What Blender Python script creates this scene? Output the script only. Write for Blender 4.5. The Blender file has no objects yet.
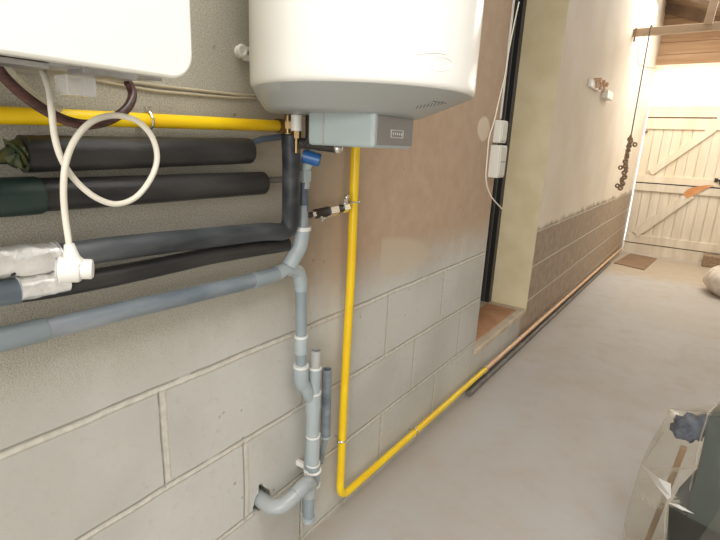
import bpy, bmesh, math, random
from mathutils import Vector, Matrix
from mathutils.bvhtree import BVHTree
random.seed(4)
C = bpy.context.scene.collection
V = Vector
PI = math.pi
# ---------------------------------------------------------------- camera frame (solved from the block courses, pipes and gate)
F = 482.0
CAM = V((0.88, 0.0, 1.30))
fw = V((-0.55169132, 0.79372136, -0.25620906)).normalized()
rt = V((0.81370124, 0.57964714, 0.04358316)).normalized()
upv = rt.cross(fw).normalized()
def ray(u, v): return rt*(u-360) - upv*(v-270) + fw*F
def wx(u, v, x=0.0):
    r = ray(u, v); return CAM + r*((x-CAM.x)/r.x)
def wy(u, v, y):
    r = ray(u, v); return CAM + r*(y/r.y)
def wz(u, v, z):
    r = ray(u, v); return CAM + r*((z-CAM.z)/r.z)
cd = bpy.data.cameras.new('camera'); cam = bpy.data.objects.new('camera', cd); C.objects.link(cam)
cd.sensor_width = 36; cd.lens = F/720*36; cd.clip_start = .02
cam.matrix_world = Matrix(((rt.x, upv.x, -fw.x, CAM.x), (rt.y, upv.y, -fw.y, CAM.y), (rt.z, upv.z, -fw.z, CAM.z), (0, 0, 0, 1)))
bpy.context.scene.camera = cam
def floor_z(y): return 0.02 - 0.0195*y

# ---------------------------------------------------------------- materials
def mat(name, col, rough=.5, metal=0, col2=None, scale=8, bump=0, bscale=60, spec=.5, detail=5, emis=None, estr=0, trans=0, alpha=1, lo=.35, hi=.65, stretch=None):
    m = bpy.data.materials.new(name); m.use_nodes = True
    nt = m.node_tree; N = nt.nodes; L = nt.links
    b = N['Principled BSDF']
    b.inputs['Base Color'].default_value = (*col, 1); b.inputs['Roughness'].default_value = rough
    b.inputs['Metallic'].default_value = metal; b.inputs['Specular IOR Level'].default_value = spec
    b.inputs['Transmission Weight'].default_value = trans; b.inputs['Alpha'].default_value = alpha
    tc = N.new('ShaderNodeTexCoord'); src = tc.outputs['Object']
    if stretch:
        mp = N.new('ShaderNodeMapping'); mp.inputs['Scale'].default_value = stretch; L.new(src, mp.inputs[0]); src = mp.outputs[0]
    if col2:
        n = N.new('ShaderNodeTexNoise'); n.inputs['Scale'].default_value = scale; n.inputs['Detail'].default_value = detail
        L.new(src, n.inputs['Vector'])
        r = N.new('ShaderNodeValToRGB'); r.color_ramp.elements[0].position = lo; r.color_ramp.elements[1].position = hi
        r.color_ramp.elements[0].color = (*col, 1); r.color_ramp.elements[1].color = (*col2, 1)
        L.new(n.outputs['Fac'], r.inputs[0]); L.new(r.outputs[0], b.inputs['Base Color'])
    if bump:
        n2 = N.new('ShaderNodeTexNoise'); n2.inputs['Scale'].default_value = bscale; n2.inputs['Detail'].default_value = 6
        L.new(src, n2.inputs['Vector'])
        bp = N.new('ShaderNodeBump'); bp.inputs['Strength'].default_value = bump; bp.inputs['Distance'].default_value = .01
        L.new(n2.outputs['Fac'], bp.inputs['Height']); L.new(bp.outputs[0], b.inputs['Normal'])
    if emis:
        b.inputs['Emission Color'].default_value = (*emis, 1); b.inputs['Emission Strength'].default_value = estr
    return m

class NB:
    """tiny helper to write node maths compactly"""
    def __init__(s, nt): s.nt = nt; s.N = nt.nodes; s.L = nt.links
    def val(s, sock, x):
        if isinstance(x, (int, float)): sock.default_value = x
        elif isinstance(x, tuple): sock.default_value = x
        else: s.L.new(x, sock)
    def m(s, op, a, b=0.0, c=0.0, clamp=False):
        n = s.N.new('ShaderNodeMath'); n.operation = op; n.use_clamp = clamp
        s.val(n.inputs[0], a); s.val(n.inputs[1], b); s.val(n.inputs[2], c); return n.outputs[0]
    def mix(s, f, a, b):
        n = s.N.new('ShaderNodeMix'); n.data_type = 'RGBA'
        s.val(n.inputs[0], f); s.val(n.inputs[6], a); s.val(n.inputs[7], b); return n.outputs[2]
    def noise(s, vec, scale, detail=5, rough=.5):
        n = s.N.new('ShaderNodeTexNoise'); n.inputs['Scale'].default_value = scale; n.inputs['Detail'].default_value = detail
        n.inputs['Roughness'].default_value = rough; s.L.new(vec, n.inputs['Vector']); return n.outputs['Fac']
    def step(s, x, a, b):
        n = s.N.new('ShaderNodeMapRange'); n.interpolation_type = 'SMOOTHSTEP'
        s.val(n.inputs[0], x); n.inputs[1].default_value = a; n.inputs[2].default_value = b; return n.outputs[0]

def block_wall_mat():
    m = bpy.data.materials.new('grey_blockwork_and_render'); m.use_nodes = True
    b = NB(m.node_tree); N = b.N; L = b.L; P = N['Principled BSDF']
    g = N.new('ShaderNodeNewGeometry'); pos = g.outputs['Position']
    sp = N.new('ShaderNodeSeparateXYZ'); L.new(pos, sp.inputs[0]); Y = sp.outputs[1]; Z = sp.outputs[2]
    n1 = b.noise(pos, 2.2, 6); n2 = b.noise(pos, 14, 6, .6); n3 = b.noise(pos, 330, 2, .7); n4 = b.noise(pos, 45, 4, .6)
    wob = b.m('MULTIPLY', b.m('SUBTRACT', b.noise(pos, 5, 3), .5), .012)
    Zw = b.m('ADD', Z, wob); Yw = b.m('ADD', Y, wob)
    # bed joints at .013 .263 .513 .763
    zz = b.m('SUBTRACT', Zw, .763-.25*8)
    fz = b.m('SUBTRACT', b.m('FRACT', b.m('ADD', b.m('DIVIDE', zz, .25), .5)), .5)
    dz = b.m('MULTIPLY', fz, .25)                      # signed distance to a bed joint
    row = b.m('FLOOR', b.m('DIVIDE', b.m('SUBTRACT', Zw, .763-2.0), .25))
    odd = b.m('MODULO', row, 2.0)
    yo = b.m('ADD', b.m('SUBTRACT', Yw, .533), b.m('MULTIPLY', odd, .233))
    yo = b.m('ADD', yo, 9.32-0.233)
    fy = b.m('SUBTRACT', b.m('FRACT', b.m('ADD', b.m('DIVIDE', yo, .466), .5)), .5)
    dy = b.m('MULTIPLY', fy, .466)
    below = b.m('SUBTRACT', 1.0, b.step(Zw, .775, .785))
    far = b.step(Y, 3.2, 3.3)
    def band(d, w, s): return b.m('SUBTRACT', 1.0, b.step(b.m('ABSOLUTE', d), w-s, w+s))
    hz = b.m('MULTIPLY', band(dz, .008, .004), below)
    hz_low = b.m('MULTIPLY', band(b.m('ADD', dz, .004), .003, .0025), below)
    vt = b.m('MULTIPLY', b.m('MULTIPLY', band(dy, .007, .003), b.m('SUBTRACT', 1.0, b.step(Zw, .755, .76))), b.m('SUBTRACT', 1.0, far))
    joint = b.m('MAXIMUM', hz, vt)
    dzz = b.m('MULTIPLY', band(b.m('SUBTRACT', dz, .0075), .0025, .002), below)
    dvv = b.m('MULTIPLY', b.m('MULTIPLY', band(b.m('ADD', dy, .0085), .0025, .002), b.m('SUBTRACT', 1.0, b.step(Zw, .755, .76))), b.m('SUBTRACT', 1.0, far))
    crease = b.m('MULTIPLY', b.m('MAXIMUM', dzz, dvv), b.step(n2, .3, .5))
    # base colours
    blk = b.mix(b.step(n1, .35, .65), (.48, .465, .415, 1), (.57, .56, .51, 1))
    blk = b.mix(b.m('MULTIPLY', b.step(n4, .55, .75), .3), blk, (.37, .35, .30, 1))
    # smooth grey to pink-brown render on upper part
    olive = b.mix(b.step(n3, .4, .62), (.36, .34, .275, 1), (.52, .49, .405, 1))
    brown = b.mix(b.step(n2, .3, .7), (.43, .305, .205, 1), (.47, .345, .24, 1))
    yb = b.m('ADD', Y, b.m('MULTIPLY', b.m('SUBTRACT', n1, .5), .5))
    up = b.mix(b.step(yb, .75, 1.25), olive, brown)
    zb = b.m('ADD', Z, b.m('MULTIPLY', b.m('SUBTRACT', n2, .5), .18))
    colr = b.mix(b.step(zb, .76, .98), blk, up)
    # patch of light on the wall, painted into the render colour
    py = b.m('DIVIDE', b.m('SUBTRACT', Y, 1.48), .30); pz = b.m('DIVIDE', b.m('SUBTRACT', Z, b.m('ADD', .90, b.m('MULTIPLY', b.m('SUBTRACT', Y, 1.48), -.12))), .075)
    pr = b.m('SQRT', b.m('ADD', b.m('MULTIPLY', py, py), b.m('MULTIPLY', pz, pz)))
    colr = b.mix(b.m('MULTIPLY', b.m('SUBTRACT', 1.0, b.step(pr, .75, 1.1)), b.m('MULTIPLY', b.step(Y, 1.385, 1.395), .6)), colr, (.55, .47, .35, 1))
    # round plaster daub high on the wall
    by = b.m('DIVIDE', b.m('SUBTRACT', Y, 2.21), .075); bz = b.m('DIVIDE', b.m('SUBTRACT', Z, 1.385), .055)
    br = b.m('SQRT', b.m('ADD', b.m('MULTIPLY', by, by), b.m('MULTIPLY', bz, bz)))
    br = b.m('ADD', br, b.m('MULTIPLY', b.m('SUBTRACT', n2, .5), .5))
    colr = b.mix(b.m('SUBTRACT', 1.0, b.step(br, .85, 1.05)), colr, (.66, .55, .42, 1))
    # whitewash beyond the doorway
    wash = b.mix(b.step(n1, .3, .7), (.78, .68, .55, 1), (.84, .76, .64, 1))
    farlow = b.mix(b.step(n2, .35, .65), (.33, .255, .185, 1), (.41, .32, .24, 1))
    zf = b.m('ADD', Z, b.m('MULTIPLY', b.m('SUBTRACT', b.noise(pos, 3.2, 5, .6), .5), .22))
    fc = b.mix(b.step(zf, .765, .81), farlow, wash)
    colr = b.mix(far, colr, fc)
    jc = b.mix(b.step(n4, .35, .7), (.66, .62, .53, 1), (.52, .48, .40, 1))
    colr = b.mix(b.m('MULTIPLY', joint, .75), colr, jc)
    colr = b.mix(b.m('MULTIPLY', crease, .42), colr, (.15, .125, .09, 1))  # shadow line beside each joint, put into the colour
    # small pits
    vor = N.new('ShaderNodeTexVoronoi'); vor.inputs['Scale'].default_value = 16; L.new(pos, vor.inputs['Vector'])
    pit = b.m('SUBTRACT', 1.0, b.step(vor.outputs['Distance'], .03, .1))
    pit = b.m('MULTIPLY', pit, b.step(n1, .45, .6))
    colr = b.mix(b.m('MULTIPLY', pit, .5), colr, (.2, .17, .13, 1))
    L.new(colr, P.inputs['Base Color']); P.inputs['Roughness'].default_value = .62; P.inputs['Specular IOR Level'].default_value = .35
    upr = b.m('MULTIPLY', b.step(Z, .8, 1.0), b.m('SUBTRACT', 1.0, b.step(Y, .9, 1.3)))
    h = b.m('ADD', b.m('MULTIPLY', n4, .25), b.m('MULTIPLY', b.m('MULTIPLY', n3, .35), b.m('ADD', upr, .25)))
    h = b.m('SUBTRACT', h, b.m('MULTIPLY', crease, .8)); h = b.m('SUBTRACT', h, b.m('MULTIPLY', pit, .5))
    h = b.m('ADD', h, b.m('MULTIPLY', hz_low, .5)); h = b.m('ADD', h, b.m('MULTIPLY', vt, .25))
    bp = N.new('ShaderNodeBump'); bp.inputs['Strength'].default_value = .55; bp.inputs['Distance'].default_value = .008
    L.new(h, bp.inputs['Height']); L.new(bp.outputs[0], P.inputs['Normal'])
    return m

def floor_mat():
    m = bpy.data.materials.new('worn_grey_concrete_floor'); m.use_nodes = True
    b = NB(m.node_tree); N = b.N; L = b.L; P = N['Principled BSDF']
    g = N.new('ShaderNodeNewGeometry'); pos = g.outputs['Position']
    n1 = b.noise(pos, 1.3, 6); n2 = b.noise(pos, 7, 7, .6); n3 = b.noise(pos, 60, 4, .6)
    c = b.mix(b.step(n1, .35, .65), (.47, .44, .40, 1), (.49, .475, .455, 1))
    c = b.mix(b.m('MULTIPLY', b.step(n2, .45, .75), .45), c, (.44, .365, .28, 1))
    c = b.mix(b.m('MULTIPLY', b.step(n3, .6, .8), .25), c, (.66, .60, .52, 1))
    sp = N.new('ShaderNodeSeparateXYZ'); L.new(pos, sp.inputs[0])
    fy = b.step(b.m('ADD', sp.outputs[1], b.m('MULTIPLY', n2, .8)), 6.6, 7.2)
    c = b.mix(b.m('MULTIPLY', fy, .7), c, (.47, .37, .25, 1))
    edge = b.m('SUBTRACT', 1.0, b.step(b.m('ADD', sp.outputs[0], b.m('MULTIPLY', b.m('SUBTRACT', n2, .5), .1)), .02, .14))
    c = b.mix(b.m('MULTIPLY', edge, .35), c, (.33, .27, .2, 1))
    L.new(c, P.inputs['Base Color'])
    L.new(b.m('ADD', .38, b.m('MULTIPLY', n2, .35)), P.inputs['Roughness'])
    bp = N.new('ShaderNodeBump'); bp.inputs['Strength'].default_value = .3; bp.inputs['Distance'].default_value = .004
    L.new(b.m('ADD', n3, n2), bp.inputs['Height']); L.new(bp.outputs[0], P.inputs['Normal'])
    return m

M = {}
M['wall'] = block_wall_mat(); M['floor'] = floor_mat()
M['jamb'] = mat('olive_cream_painted_render', (.72, .61, .375), .7, col2=(.80, .69, .46), scale=6, bump=.15)
M['sill'] = mat('pale_cement_sill', (.66, .56, .43), .7, col2=(.50, .41, .30), scale=9, bump=.25)
M['white_enamel'] = mat('white_enamel', (.84, .82, .76), .22, col2=(.81, .79, .73), scale=2)
M['cap_grey'] = mat('pale_grey_plastic', (.42, .43, .41), .38, col2=(.40, .41, .39), scale=4)
M['mint_grey'] = mat('mint_grey_plastic', (.44, .51, .50), .4)
M['panel_grey'] = mat('warm_grey_plastic', (.26, .25, .235), .4)
M['mark'] = mat('light_grey_print', (.62, .62, .58), .5)
M['ink'] = mat('dark_print', (.10, .10, .11), .5)
M['boiler'] = mat('cream_white_sheet_metal', (.90, .885, .80), .25, col2=(.88, .865, .78), scale=2)
M['boiler_under'] = mat('galvanised_underside', (.55, .55, .56), .35, .6, col2=(.35, .34, .33), scale=18)
M['yellow'] = mat('yellow_pipe_paint', (.95, .66, .008), .32, col2=(.90, .56, .008), scale=9)
M['copper'] = mat('bare_tan_copper', (.68, .42, .24), .42, .25, col2=(.74, .52, .34), scale=14)
M['chrome'] = mat('shiny_zinc', (.75, .73, .68), .22, 1)
M['brass'] = mat('brass', (.26, .18, .09), .35, 1)
M['foam'] = mat('black_foam_lagging', (.012, .012, .013), .38, col2=(.05, .047, .043), scale=16, bump=.35, bscale=30, stretch=(1, .35, 1), lo=.3, hi=.75)
M['foam_dusty'] = mat('dusty_dark_grey_foam', (.022, .025, .03), .45, col2=(.12, .13, .135), scale=14, bump=.3, bscale=35, stretch=(1, .35, 1), lo=.38, hi=.72)
M['foam_green'] = mat('dark_green_black_foam', (.014, .032, .026), .4, col2=(.03, .055, .045), scale=9)
M['frayed'] = mat('frayed_green_tape', (.02, .035, .015), .6, col2=(.08, .08, .02), scale=60)
M['foil'] = mat('bright_foil_tape', (.95, .94, .90), .25, .45, bump=.9, bscale=22)
M['pvc_dark'] = mat('dusty_blue_grey_pvc', (.11, .14, .165), .36, col2=(.30, .33, .35), scale=16, stretch=(1, .3, 1), bump=.1, lo=.36, hi=.68)
M['pvc'] = mat('blue_grey_pvc', (.25, .30, .32), .34, col2=(.31, .355, .37), scale=6)
M['pvc_light'] = mat('pale_grey_pvc', (.36, .41, .42), .32, col2=(.42, .465, .47), scale=6)
M['pvc_beige'] = mat('pale_warm_grey_pvc', (.42, .42, .395), .4, col2=(.47, .465, .435), scale=6)
M['pvc_elbow'] = mat('grey_elbow_pvc', (.36, .385, .385), .28, col2=(.40, .42, .415), scale=6)
M['pvc_navy'] = mat('navy_grey_pvc', (.06, .085, .12), .4, col2=(.1, .13, .17), scale=6)
M['pvc_rim'] = mat('bare_cut_pvc_edge', (.75, .75, .71), .5)
M['dark'] = mat('hollow_shade', (.012, .011, .010), .9)
M['blue'] = mat('blue_plastic', (.03, .13, .36), .35)
M['white_plastic'] = mat('white_plastic', (.85, .83, .77), .35)
M['box_cream'] = mat('aged_cream_plastic', (.62, .60, .53), .45)
M['cable'] = mat('cream_cable_sheath', (.78, .73, .61), .45)
M['dirty_cable'] = mat('dirty_beige_cable', (.42, .36, .25), .7, col2=(.5, .44, .32), scale=12)
M['hose'] = mat('striped_brown_black_hose', (.035, .014, .012), .25, col2=(.11, .045, .035), scale=30, stretch=(1, 1, 4))
M['clear'] = mat('cloudy_clear_plastic', (.95, .96, .94), .15, trans=.3, alpha=.38)
M['clear_milky'] = mat('milky_clear_tube', (.8, .76, .6), .25, trans=.5, alpha=.6)
M['alu'] = mat('anthracite_door_profile', (.022, .022, .02), .35)
M['alu_hi'] = mat('grey_door_gasket', (.06, .06, .055), .3)
M['terracotta'] = mat('terracotta_tile', (.45, .22, .11), .6, col2=(.55, .30, .17), scale=8, bump=.15)
M['board_brown'] = mat('brown_floor_board', (.28, .18, .11), .7, col2=(.24, .15, .09), scale=5)
M['conduit'] = mat('dull_grey_conduit', (.13, .12, .11), .5, col2=(.2, .18, .16), scale=12)
M['cream_paint'] = mat('cream_gate_paint', (.82, .71, .54), .6, col2=(.87, .79, .64), scale=3, bump=.15, bscale=30, stretch=(3, 3, .4))
M['cream_low'] = mat('weathered_cream_paint', (.80, .73, .60), .65, col2=(.70, .62, .49), scale=5, bump=.2, bscale=30, stretch=(3, 3, .4))
M['bare_wood'] = mat('bare_orange_wood', (.62, .27, .10), .7, col2=(.70, .36, .17), scale=12)
M['gap'] = mat('dark_gap', (.09, .05, .025), .9)
M['daylight_glow'] = mat('daylight_glow_pane', (.95, .93, .85), .5, emis=(1, .96, .86), estr=2.2)  # emission stands in for daylight on the panel
M['roof_wood'] = mat('brown_roof_boards', (.40, .24, .13), .7, col2=(.52, .34, .20), scale=3, stretch=(.5, 1, 6), bump=.2)
M['roof_dark'] = mat('dark_rafter_wood', (.17, .11, .07), .8, col2=(.25, .17, .11), scale=4)
M['beam'] = mat('pale_tan_beam', (.50, .36, .24), .6, col2=(.56, .42, .29), scale=4, stretch=(.5, 4, 4))
M['rust'] = mat('rusty_iron', (.22, .14, .085), .8, .1, col2=(.42, .32, .22), scale=60, bump=.5)
M['black_iron'] = mat('black_iron', (.03, .025, .02), .5)
M['sack'] = mat('white_woven_sack', (.80, .74, .66), .7, col2=(.62, .53, .44), scale=14, bump=1.0, bscale=14)
M['green_plastic'] = mat('dark_green_plastic', (.010, .026, .022), .3, col2=(.022, .042, .036), scale=5)
M['blue_cloth'] = mat('dark_blue_cloth', (.025, .035, .075), .8, col2=(.16, .19, .27), scale=25, bump=.4)
M['brown_wood'] = mat('brown_wood', (.28, .16, .08), .6, col2=(.38, .24, .13), scale=6)
M['room_paint'] = mat('pale_room_paint', (.68, .65, .60), .8, col2=(.64, .61, .56), scale=3)

def film_mat():
    m = bpy.data.materials.new('clear_polythene_film'); m.use_nodes = True
    b = NB(m.node_tree); N = b.N; L = b.L; out = N['Material Output']; P = N['Principled BSDF']
    P.inputs['Base Color'].default_value = (.80, .76, .68, 1); P.inputs['Roughness'].default_value = .12
    P.inputs['Specular IOR Level'].default_value = .9
    tc = N.new('ShaderNodeTexCoord'); n = b.noise(tc.outputs['Object'], 9, 4)
    bp = N.new('ShaderNodeBump'); bp.inputs['Strength'].default_value = .4; bp.inputs['Distance'].default_value = .03
    L.new(n, bp.inputs['Height']); L.new(bp.outputs[0], P.inputs['Normal'])
    tr = N.new('ShaderNodeBsdfTransparent'); tr.inputs[0].default_value = (.93, .92, .88, 1)
    mx = N.new('ShaderNodeMixShader'); lw = N.new('ShaderNodeLayerWeight'); lw.inputs[0].default_value = .25
    L.new(bp.outputs[0], lw.inputs['Normal'])
    L.new(b.m('ADD', .06, b.m('MULTIPLY', lw.outputs['Fresnel'], .42), clamp=True), mx.inputs[0])
    L.new(tr.outputs[0], mx.inputs[1]); L.new(P.outputs[0], mx.inputs[2]); L.new(mx.outputs[0], out.inputs[0])
    return m
M['film'] = film_mat()

# ---------------------------------------------------------------- mesh helpers
def link(name, bm, m, parent=None, smooth=True, bevel=0, bseg=2, angle=40):
    bmesh.ops.recalc_face_normals(bm, faces=bm.faces[:])
    me = bpy.data.meshes.new(name); bm.to_mesh(me); bm.free()
    ms = m if isinstance(m, (list, tuple)) else [m]
    for x in ms: me.materials.append(M[x] if isinstance(x, str) else x)
    o = bpy.data.objects.new(name, me); C.objects.link(o)
    if parent is not None:
        o.parent = parent; o.matrix_parent_inverse = Matrix.Translation(-parent.location)
    if bevel:
        bv = o.modifiers.new('bevel', 'BEVEL'); bv.width = bevel; bv.segments = bseg; bv.limit_method = 'ANGLE'; bv.angle_limit = math.radians(35)
    if smooth:
        for p in me.polygons: p.use_smooth = True
        bpy_sharp(me, angle)
    return o
def bpy_sharp(me, ang):
    b = bmesh.new(); b.from_mesh(me)
    for e in b.edges:
        if len(e.link_faces) == 2 and e.calc_face_angle(0) > math.radians(ang): e.smooth = False
    b.to_mesh(me); b.free()
def tag(o, label, cat, group=None, kind=None):
    if label: o['label'] = label
    if cat: o['category'] = cat
    if group: o['group'] = group
    if kind: o['kind'] = kind
    return o
def thing(name, loc, label, cat, group=None):
    o = bpy.data.objects.new(name, None); C.objects.link(o); o.location = loc; o.empty_display_size = .05
    return tag(o, label, cat, group)
def NBM(): return bmesh.new()
def box(bm, lo, hi, R=None, mi=0):
    lo = V(lo); hi = V(hi)
    r = bmesh.ops.create_cube(bm, size=1, matrix=Matrix.Translation((lo+hi)/2) @ (R if R else Matrix()) @ Matrix.Diagonal((*(hi-lo), 1)))
    for v in r['verts']:
        for f in v.link_faces: f.material_index = mi
    return bm
def bar(bm, a, b, w, h, ref=V((0, 0, 1))):
    """rectangular bar from a to b; w across, h along ref"""
    a = V(a); b = V(b); d = (b-a); n = d.normalized(); s = n.cross(ref).normalized(); u = s.cross(n)
    vs = []
    for p in (a, b):
        for i, j in ((-1, -1), (1, -1), (1, 1), (-1, 1)): vs.append(bm.verts.new(p + s*i*w/2 + u*j*h/2))
    for f in ((0, 1, 2, 3), (7, 6, 5, 4), (0, 4, 5, 1), (1, 5, 6, 2), (2, 6, 7, 3), (3, 7, 4, 0)): bm.faces.new([vs[k] for k in f])
    return bm
def catmull(pts, n=8):
    pts = [V(p) for p in pts]; P = [pts[0]*2-pts[1]] + pts + [pts[-1]*2-pts[-2]]; out = []
    for i in range(1, len(P)-2):
        a, b, c, d = P[i-1:i+3]
        for k in range(n):
            t = k/n
            out.append(.5*((2*b)+(c-a)*t+(2*a-5*b+4*c-d)*t*t+(-a+3*b-3*c+d)*t**3))
    out.append(pts[-1]); return out
def fillet(pts, r, n=7):
    pts = [V(p) for p in pts]; out = [pts[0]]
    for i in range(1, len(pts)-1):
        a, b, c = pts[i-1:i+2]; u = (a-b); w = (c-b); rr = min(r, u.length*.48, w.length*.48)
        p = b+u.normalized()*rr; q = b+w.normalized()*rr
        for k in range(n+1):
            t = k/n; out.append(p*(1-t)**2+b*2*t*(1-t)+q*t*t)
    out.append(pts[-1]); return out
def tube(bm, pts, r, seg=20, cap=True, jitter=0):
    pts = [V(p) for p in pts]; n = len(pts); rings = []; nrm = None
    for i, p in enumerate(pts):
        t = (pts[min(i+1, n-1)]-pts[max(i-1, 0)]).normalized()
        if nrm is None:
            nrm = t.orthogonal().normalized()
        nrm = (nrm - t*nrm.dot(t)).normalized(); bn = t.cross(nrm)
        rr = r[i] if isinstance(r, (list, tuple)) else r
        ring = []
        for k in range(seg):
            a = 2*PI*k/seg; q = rr*(1+random.uniform(-jitter, jitter))
            ring.append(bm.verts.new(p+(nrm*math.cos(a)+bn*math.sin(a))*q))
        rings.append(ring)
    for a, b in zip(rings, rings[1:]):
        for k in range(seg): bm.faces.new((a[k], a[(k+1) % seg], b[(k+1) % seg], b[k]))
    if cap:
        bm.faces.new(rings[0]); bm.faces.new(rings[-1])
    return bm
def tb(pts, r, **k): return tube(NBM(), pts, r, **k)
def hollow(bm, a, b, r, ri, seg=24, depth=None):
    """pipe length open at end b"""
    a = V(a); b = V(b); t = (b-a).normalized(); u = t.orthogonal().normalized(); w = t.cross(u)
    depth = depth or min((b-a).length*.7, .06)
    prof = [(a, r), (b, r), (b, ri), (b-t*depth, ri)]
    rings = [[bm.verts.new(c+(u*math.cos(2*PI*k/seg)+w*math.sin(2*PI*k/seg))*q) for k in range(seg)] for c, q in prof]
    for x, y in zip(rings, rings[1:]):
        for k in range(seg): bm.faces.new((x[k], x[(k+1) % seg], y[(k+1) % seg], y[k]))
    bm.faces.new(rings[0]); bm.faces.new(rings[-1]); return bm
def torus(bm, c, n, R, r, seg=24, rs=8, arc=2*PI, start=0, ref=None):
    c = V(c); n = V(n).normalized(); u = (V(ref)-n*V(ref).dot(n)).normalized() if ref is not None else n.orthogonal().normalized(); w = n.cross(u)
    full = abs(arc-2*PI) < 1e-4; pts = [c+(u*math.cos(start+arc*k/seg)+w*math.sin(start+arc*k/seg))*R for k in range(seg if full else seg+1)]
    rings = []
    for p in pts:
        rad = (p-c).normalized()
        rings.append([bm.verts.new(p+(rad*math.cos(2*PI*j/rs)+n*math.sin(2*PI*j/rs))*r) for j in range(rs)])
    for i in range(len(rings) if full else len(rings)-1):
        a, b = rings[i], rings[(i+1) % len(rings)]
        for j in range(rs): bm.faces.new((a[j], a[(j+1) % rs], b[(j+1) % rs], b[j]))
    if not full: bm.faces.new(rings[0]); bm.faces.new(rings[-1])
    return bm
def struct(name, bm, m, **k):
    o = link(name, bm, m, smooth=False, **k); o['kind'] = 'structure'; return o

# ================================================================ THE SETTING
JN, JF, WT = 2.42, 3.36, .42          # doorway: near jamb, far jamb, wall thickness
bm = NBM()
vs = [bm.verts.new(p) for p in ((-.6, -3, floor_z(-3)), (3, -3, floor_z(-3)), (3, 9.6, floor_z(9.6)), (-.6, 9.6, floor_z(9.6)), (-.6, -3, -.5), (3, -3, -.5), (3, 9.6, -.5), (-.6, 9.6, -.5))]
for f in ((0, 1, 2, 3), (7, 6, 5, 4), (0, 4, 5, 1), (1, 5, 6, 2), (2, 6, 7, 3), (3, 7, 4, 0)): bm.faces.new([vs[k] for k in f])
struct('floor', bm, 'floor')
# left wall with the doorway; the wall has a ragged pipe hole, so the face there is built around it
bm = NBM()
def rect_wall(y0, y1, z0, z1):
    box(bm, (-WT, y0, z0), (0, y1, z1))
hc = wx(268, 508, 0); hole_y, hole_z, hr = .822, .288, .034
rect_wall(-3, hole_y-.06, -.3, 3.6); rect_wall(hole_y+.06, JN, -.3, 3.6)
rect_wall(hole_y-.06, hole_y+.06, -.3, hole_z-.06); rect_wall(hole_y-.06, hole_y+.06, hole_z+.07, 3.6)
rect_wall(JN, JF, -.3, .19); rect_wall(JN, JF, 2.62, 3.6); rect_wall(JF, 8.35, -.3, 3.6)
# ring of wall around the hole
n = 28; outer = []; inner = []; back = []
for k in range(n):
    a = 2*PI*k/n; c, s = math.cos(a), math.sin(a)
    ty = .06/abs(c) if abs(c) > 1e-6 else 9; tz = (.07 if s > 0 else .06)/abs(s) if abs(s) > 1e-6 else 9
    q = min(ty, tz); rr = hr+random.uniform(-.003, .004)+(.020 if 1.5 < a < 2.0 else 0)
    if 3.6 < a < 4.2: rr += .008
    outer.append(bm.verts.new((0, hole_y+c*q, hole_z+s*q))); inner.append(bm.verts.new((0, hole_y+c*rr, hole_z+s*rr)))
    back.append(bm.verts.new((-.15, hole_y+c*rr, hole_z+s*rr)))
for k in range(n):
    j = (k+1) % n
    bm.faces.new((outer[k], outer[j], inner[j], inner[k])); bm.faces.new((inner[k], inner[j], back[j], back[k]))
bm.faces.new(back)
for (y, z, k) in ((hole_y+.06, hole_z+.07, 1), (hole_y-.06, hole_z+.07, 1), (hole_y-.06, hole_z-.06, 1), (hole_y+.06, hole_z-.06, 1)):
    cv = bm.verts.new((0, y, z)); near = sorted(outer, key=lambda v: (v.co-cv.co).length)[:2]
    bm.faces.new((cv, near[0], near[1]))
# doorway faces get the cream paint
bm.faces.ensure_lookup_table(); bm.normal_update()
for f in bm.faces:
    c = f.calc_center_median(); 
    if abs(c.y-JF) < .002 and abs(f.normal.y) > .9 and c.z > .2: f.material_index = 1
    if abs(c.y-JN) < .002 and abs(f.normal.y) > .9: f.material_index = 1
me = struct('wall_left', bm, ['wall', 'jamb'])
# sill of the doorway
bm = NBM(); box(bm, (-WT, JN+.001, .17), (.004, JF-.001, .205)); s_ = struct('trim_1', bm, 'sill', bevel=.006)
# step below sill, cement skirt along the far wall
# gable wall above and beside the gate
bm = NBM()
for k in range(6):
    box(bm, (0, 8.30, 2.50+k*.155), (3, 8.36, 2.50+k*.155+.150))
box(bm, (0, 8.335, 2.5), (3, 8.37, 3.45))
struct('wall_back', bm, 'roof_wood')
bm = NBM(); box(bm, (2.95, -3, -.3), (3.1, 9.6, 3.6)); struct('wall_right', bm, 'room_paint')
bm = NBM(); box(bm, (-.36, -3.1, -.3), (3.1, -3, 3.6)); struct('wall_front', bm, 'room_paint')
# mono-pitch roof, dropping to the right, with two rooflight openings
def roof_z(x): return 3.30-.40*x if x < 1.9 else 2.54
bm = NBM()
def roof_slab(x0, x1, y0, y1):
    vs = [bm.verts.new((x, y, z+dz)) for dz in (0, .05) for (x, y, z) in ((x0, y0, roof_z(x0)), (x1, y0, roof_z(x1)), (x1, y1, roof_z(x1)), (x0, y1, roof_z(x0)))]
    for f in ((0, 1, 2, 3), (7, 6, 5, 4), (0, 4, 5, 1), (1, 5, 6, 2), (2, 6, 7, 3), (3, 7, 4, 0)): bm.faces.new([vs[k] for k in f])
roof_slab(-.36, 1.9, 7.75, 8.7); roof_slab(-.36, 1.9, 1.9, 5.4); roof_slab(-.36, 1.9, -3, -1.6)
roof_slab(-.36, .5, -1.6, 1.9); roof_slab(1.9, 3.1, -3, 9)
struct('ceiling', bm, 'roof_dark')
bm = NBM(); bar(bm, (.0, 8.22, roof_z(0)-.06), (1.9, 8.22, roof_z(1.9)-.06), .05, .11); struct('trim_2', bm, 'roof_dark')
bm = NBM(); box(bm, (0.0, 8.22, 2.43), (3, 8.30, 2.51)); struct('trim_3', bm, 'cream_paint')
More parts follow.
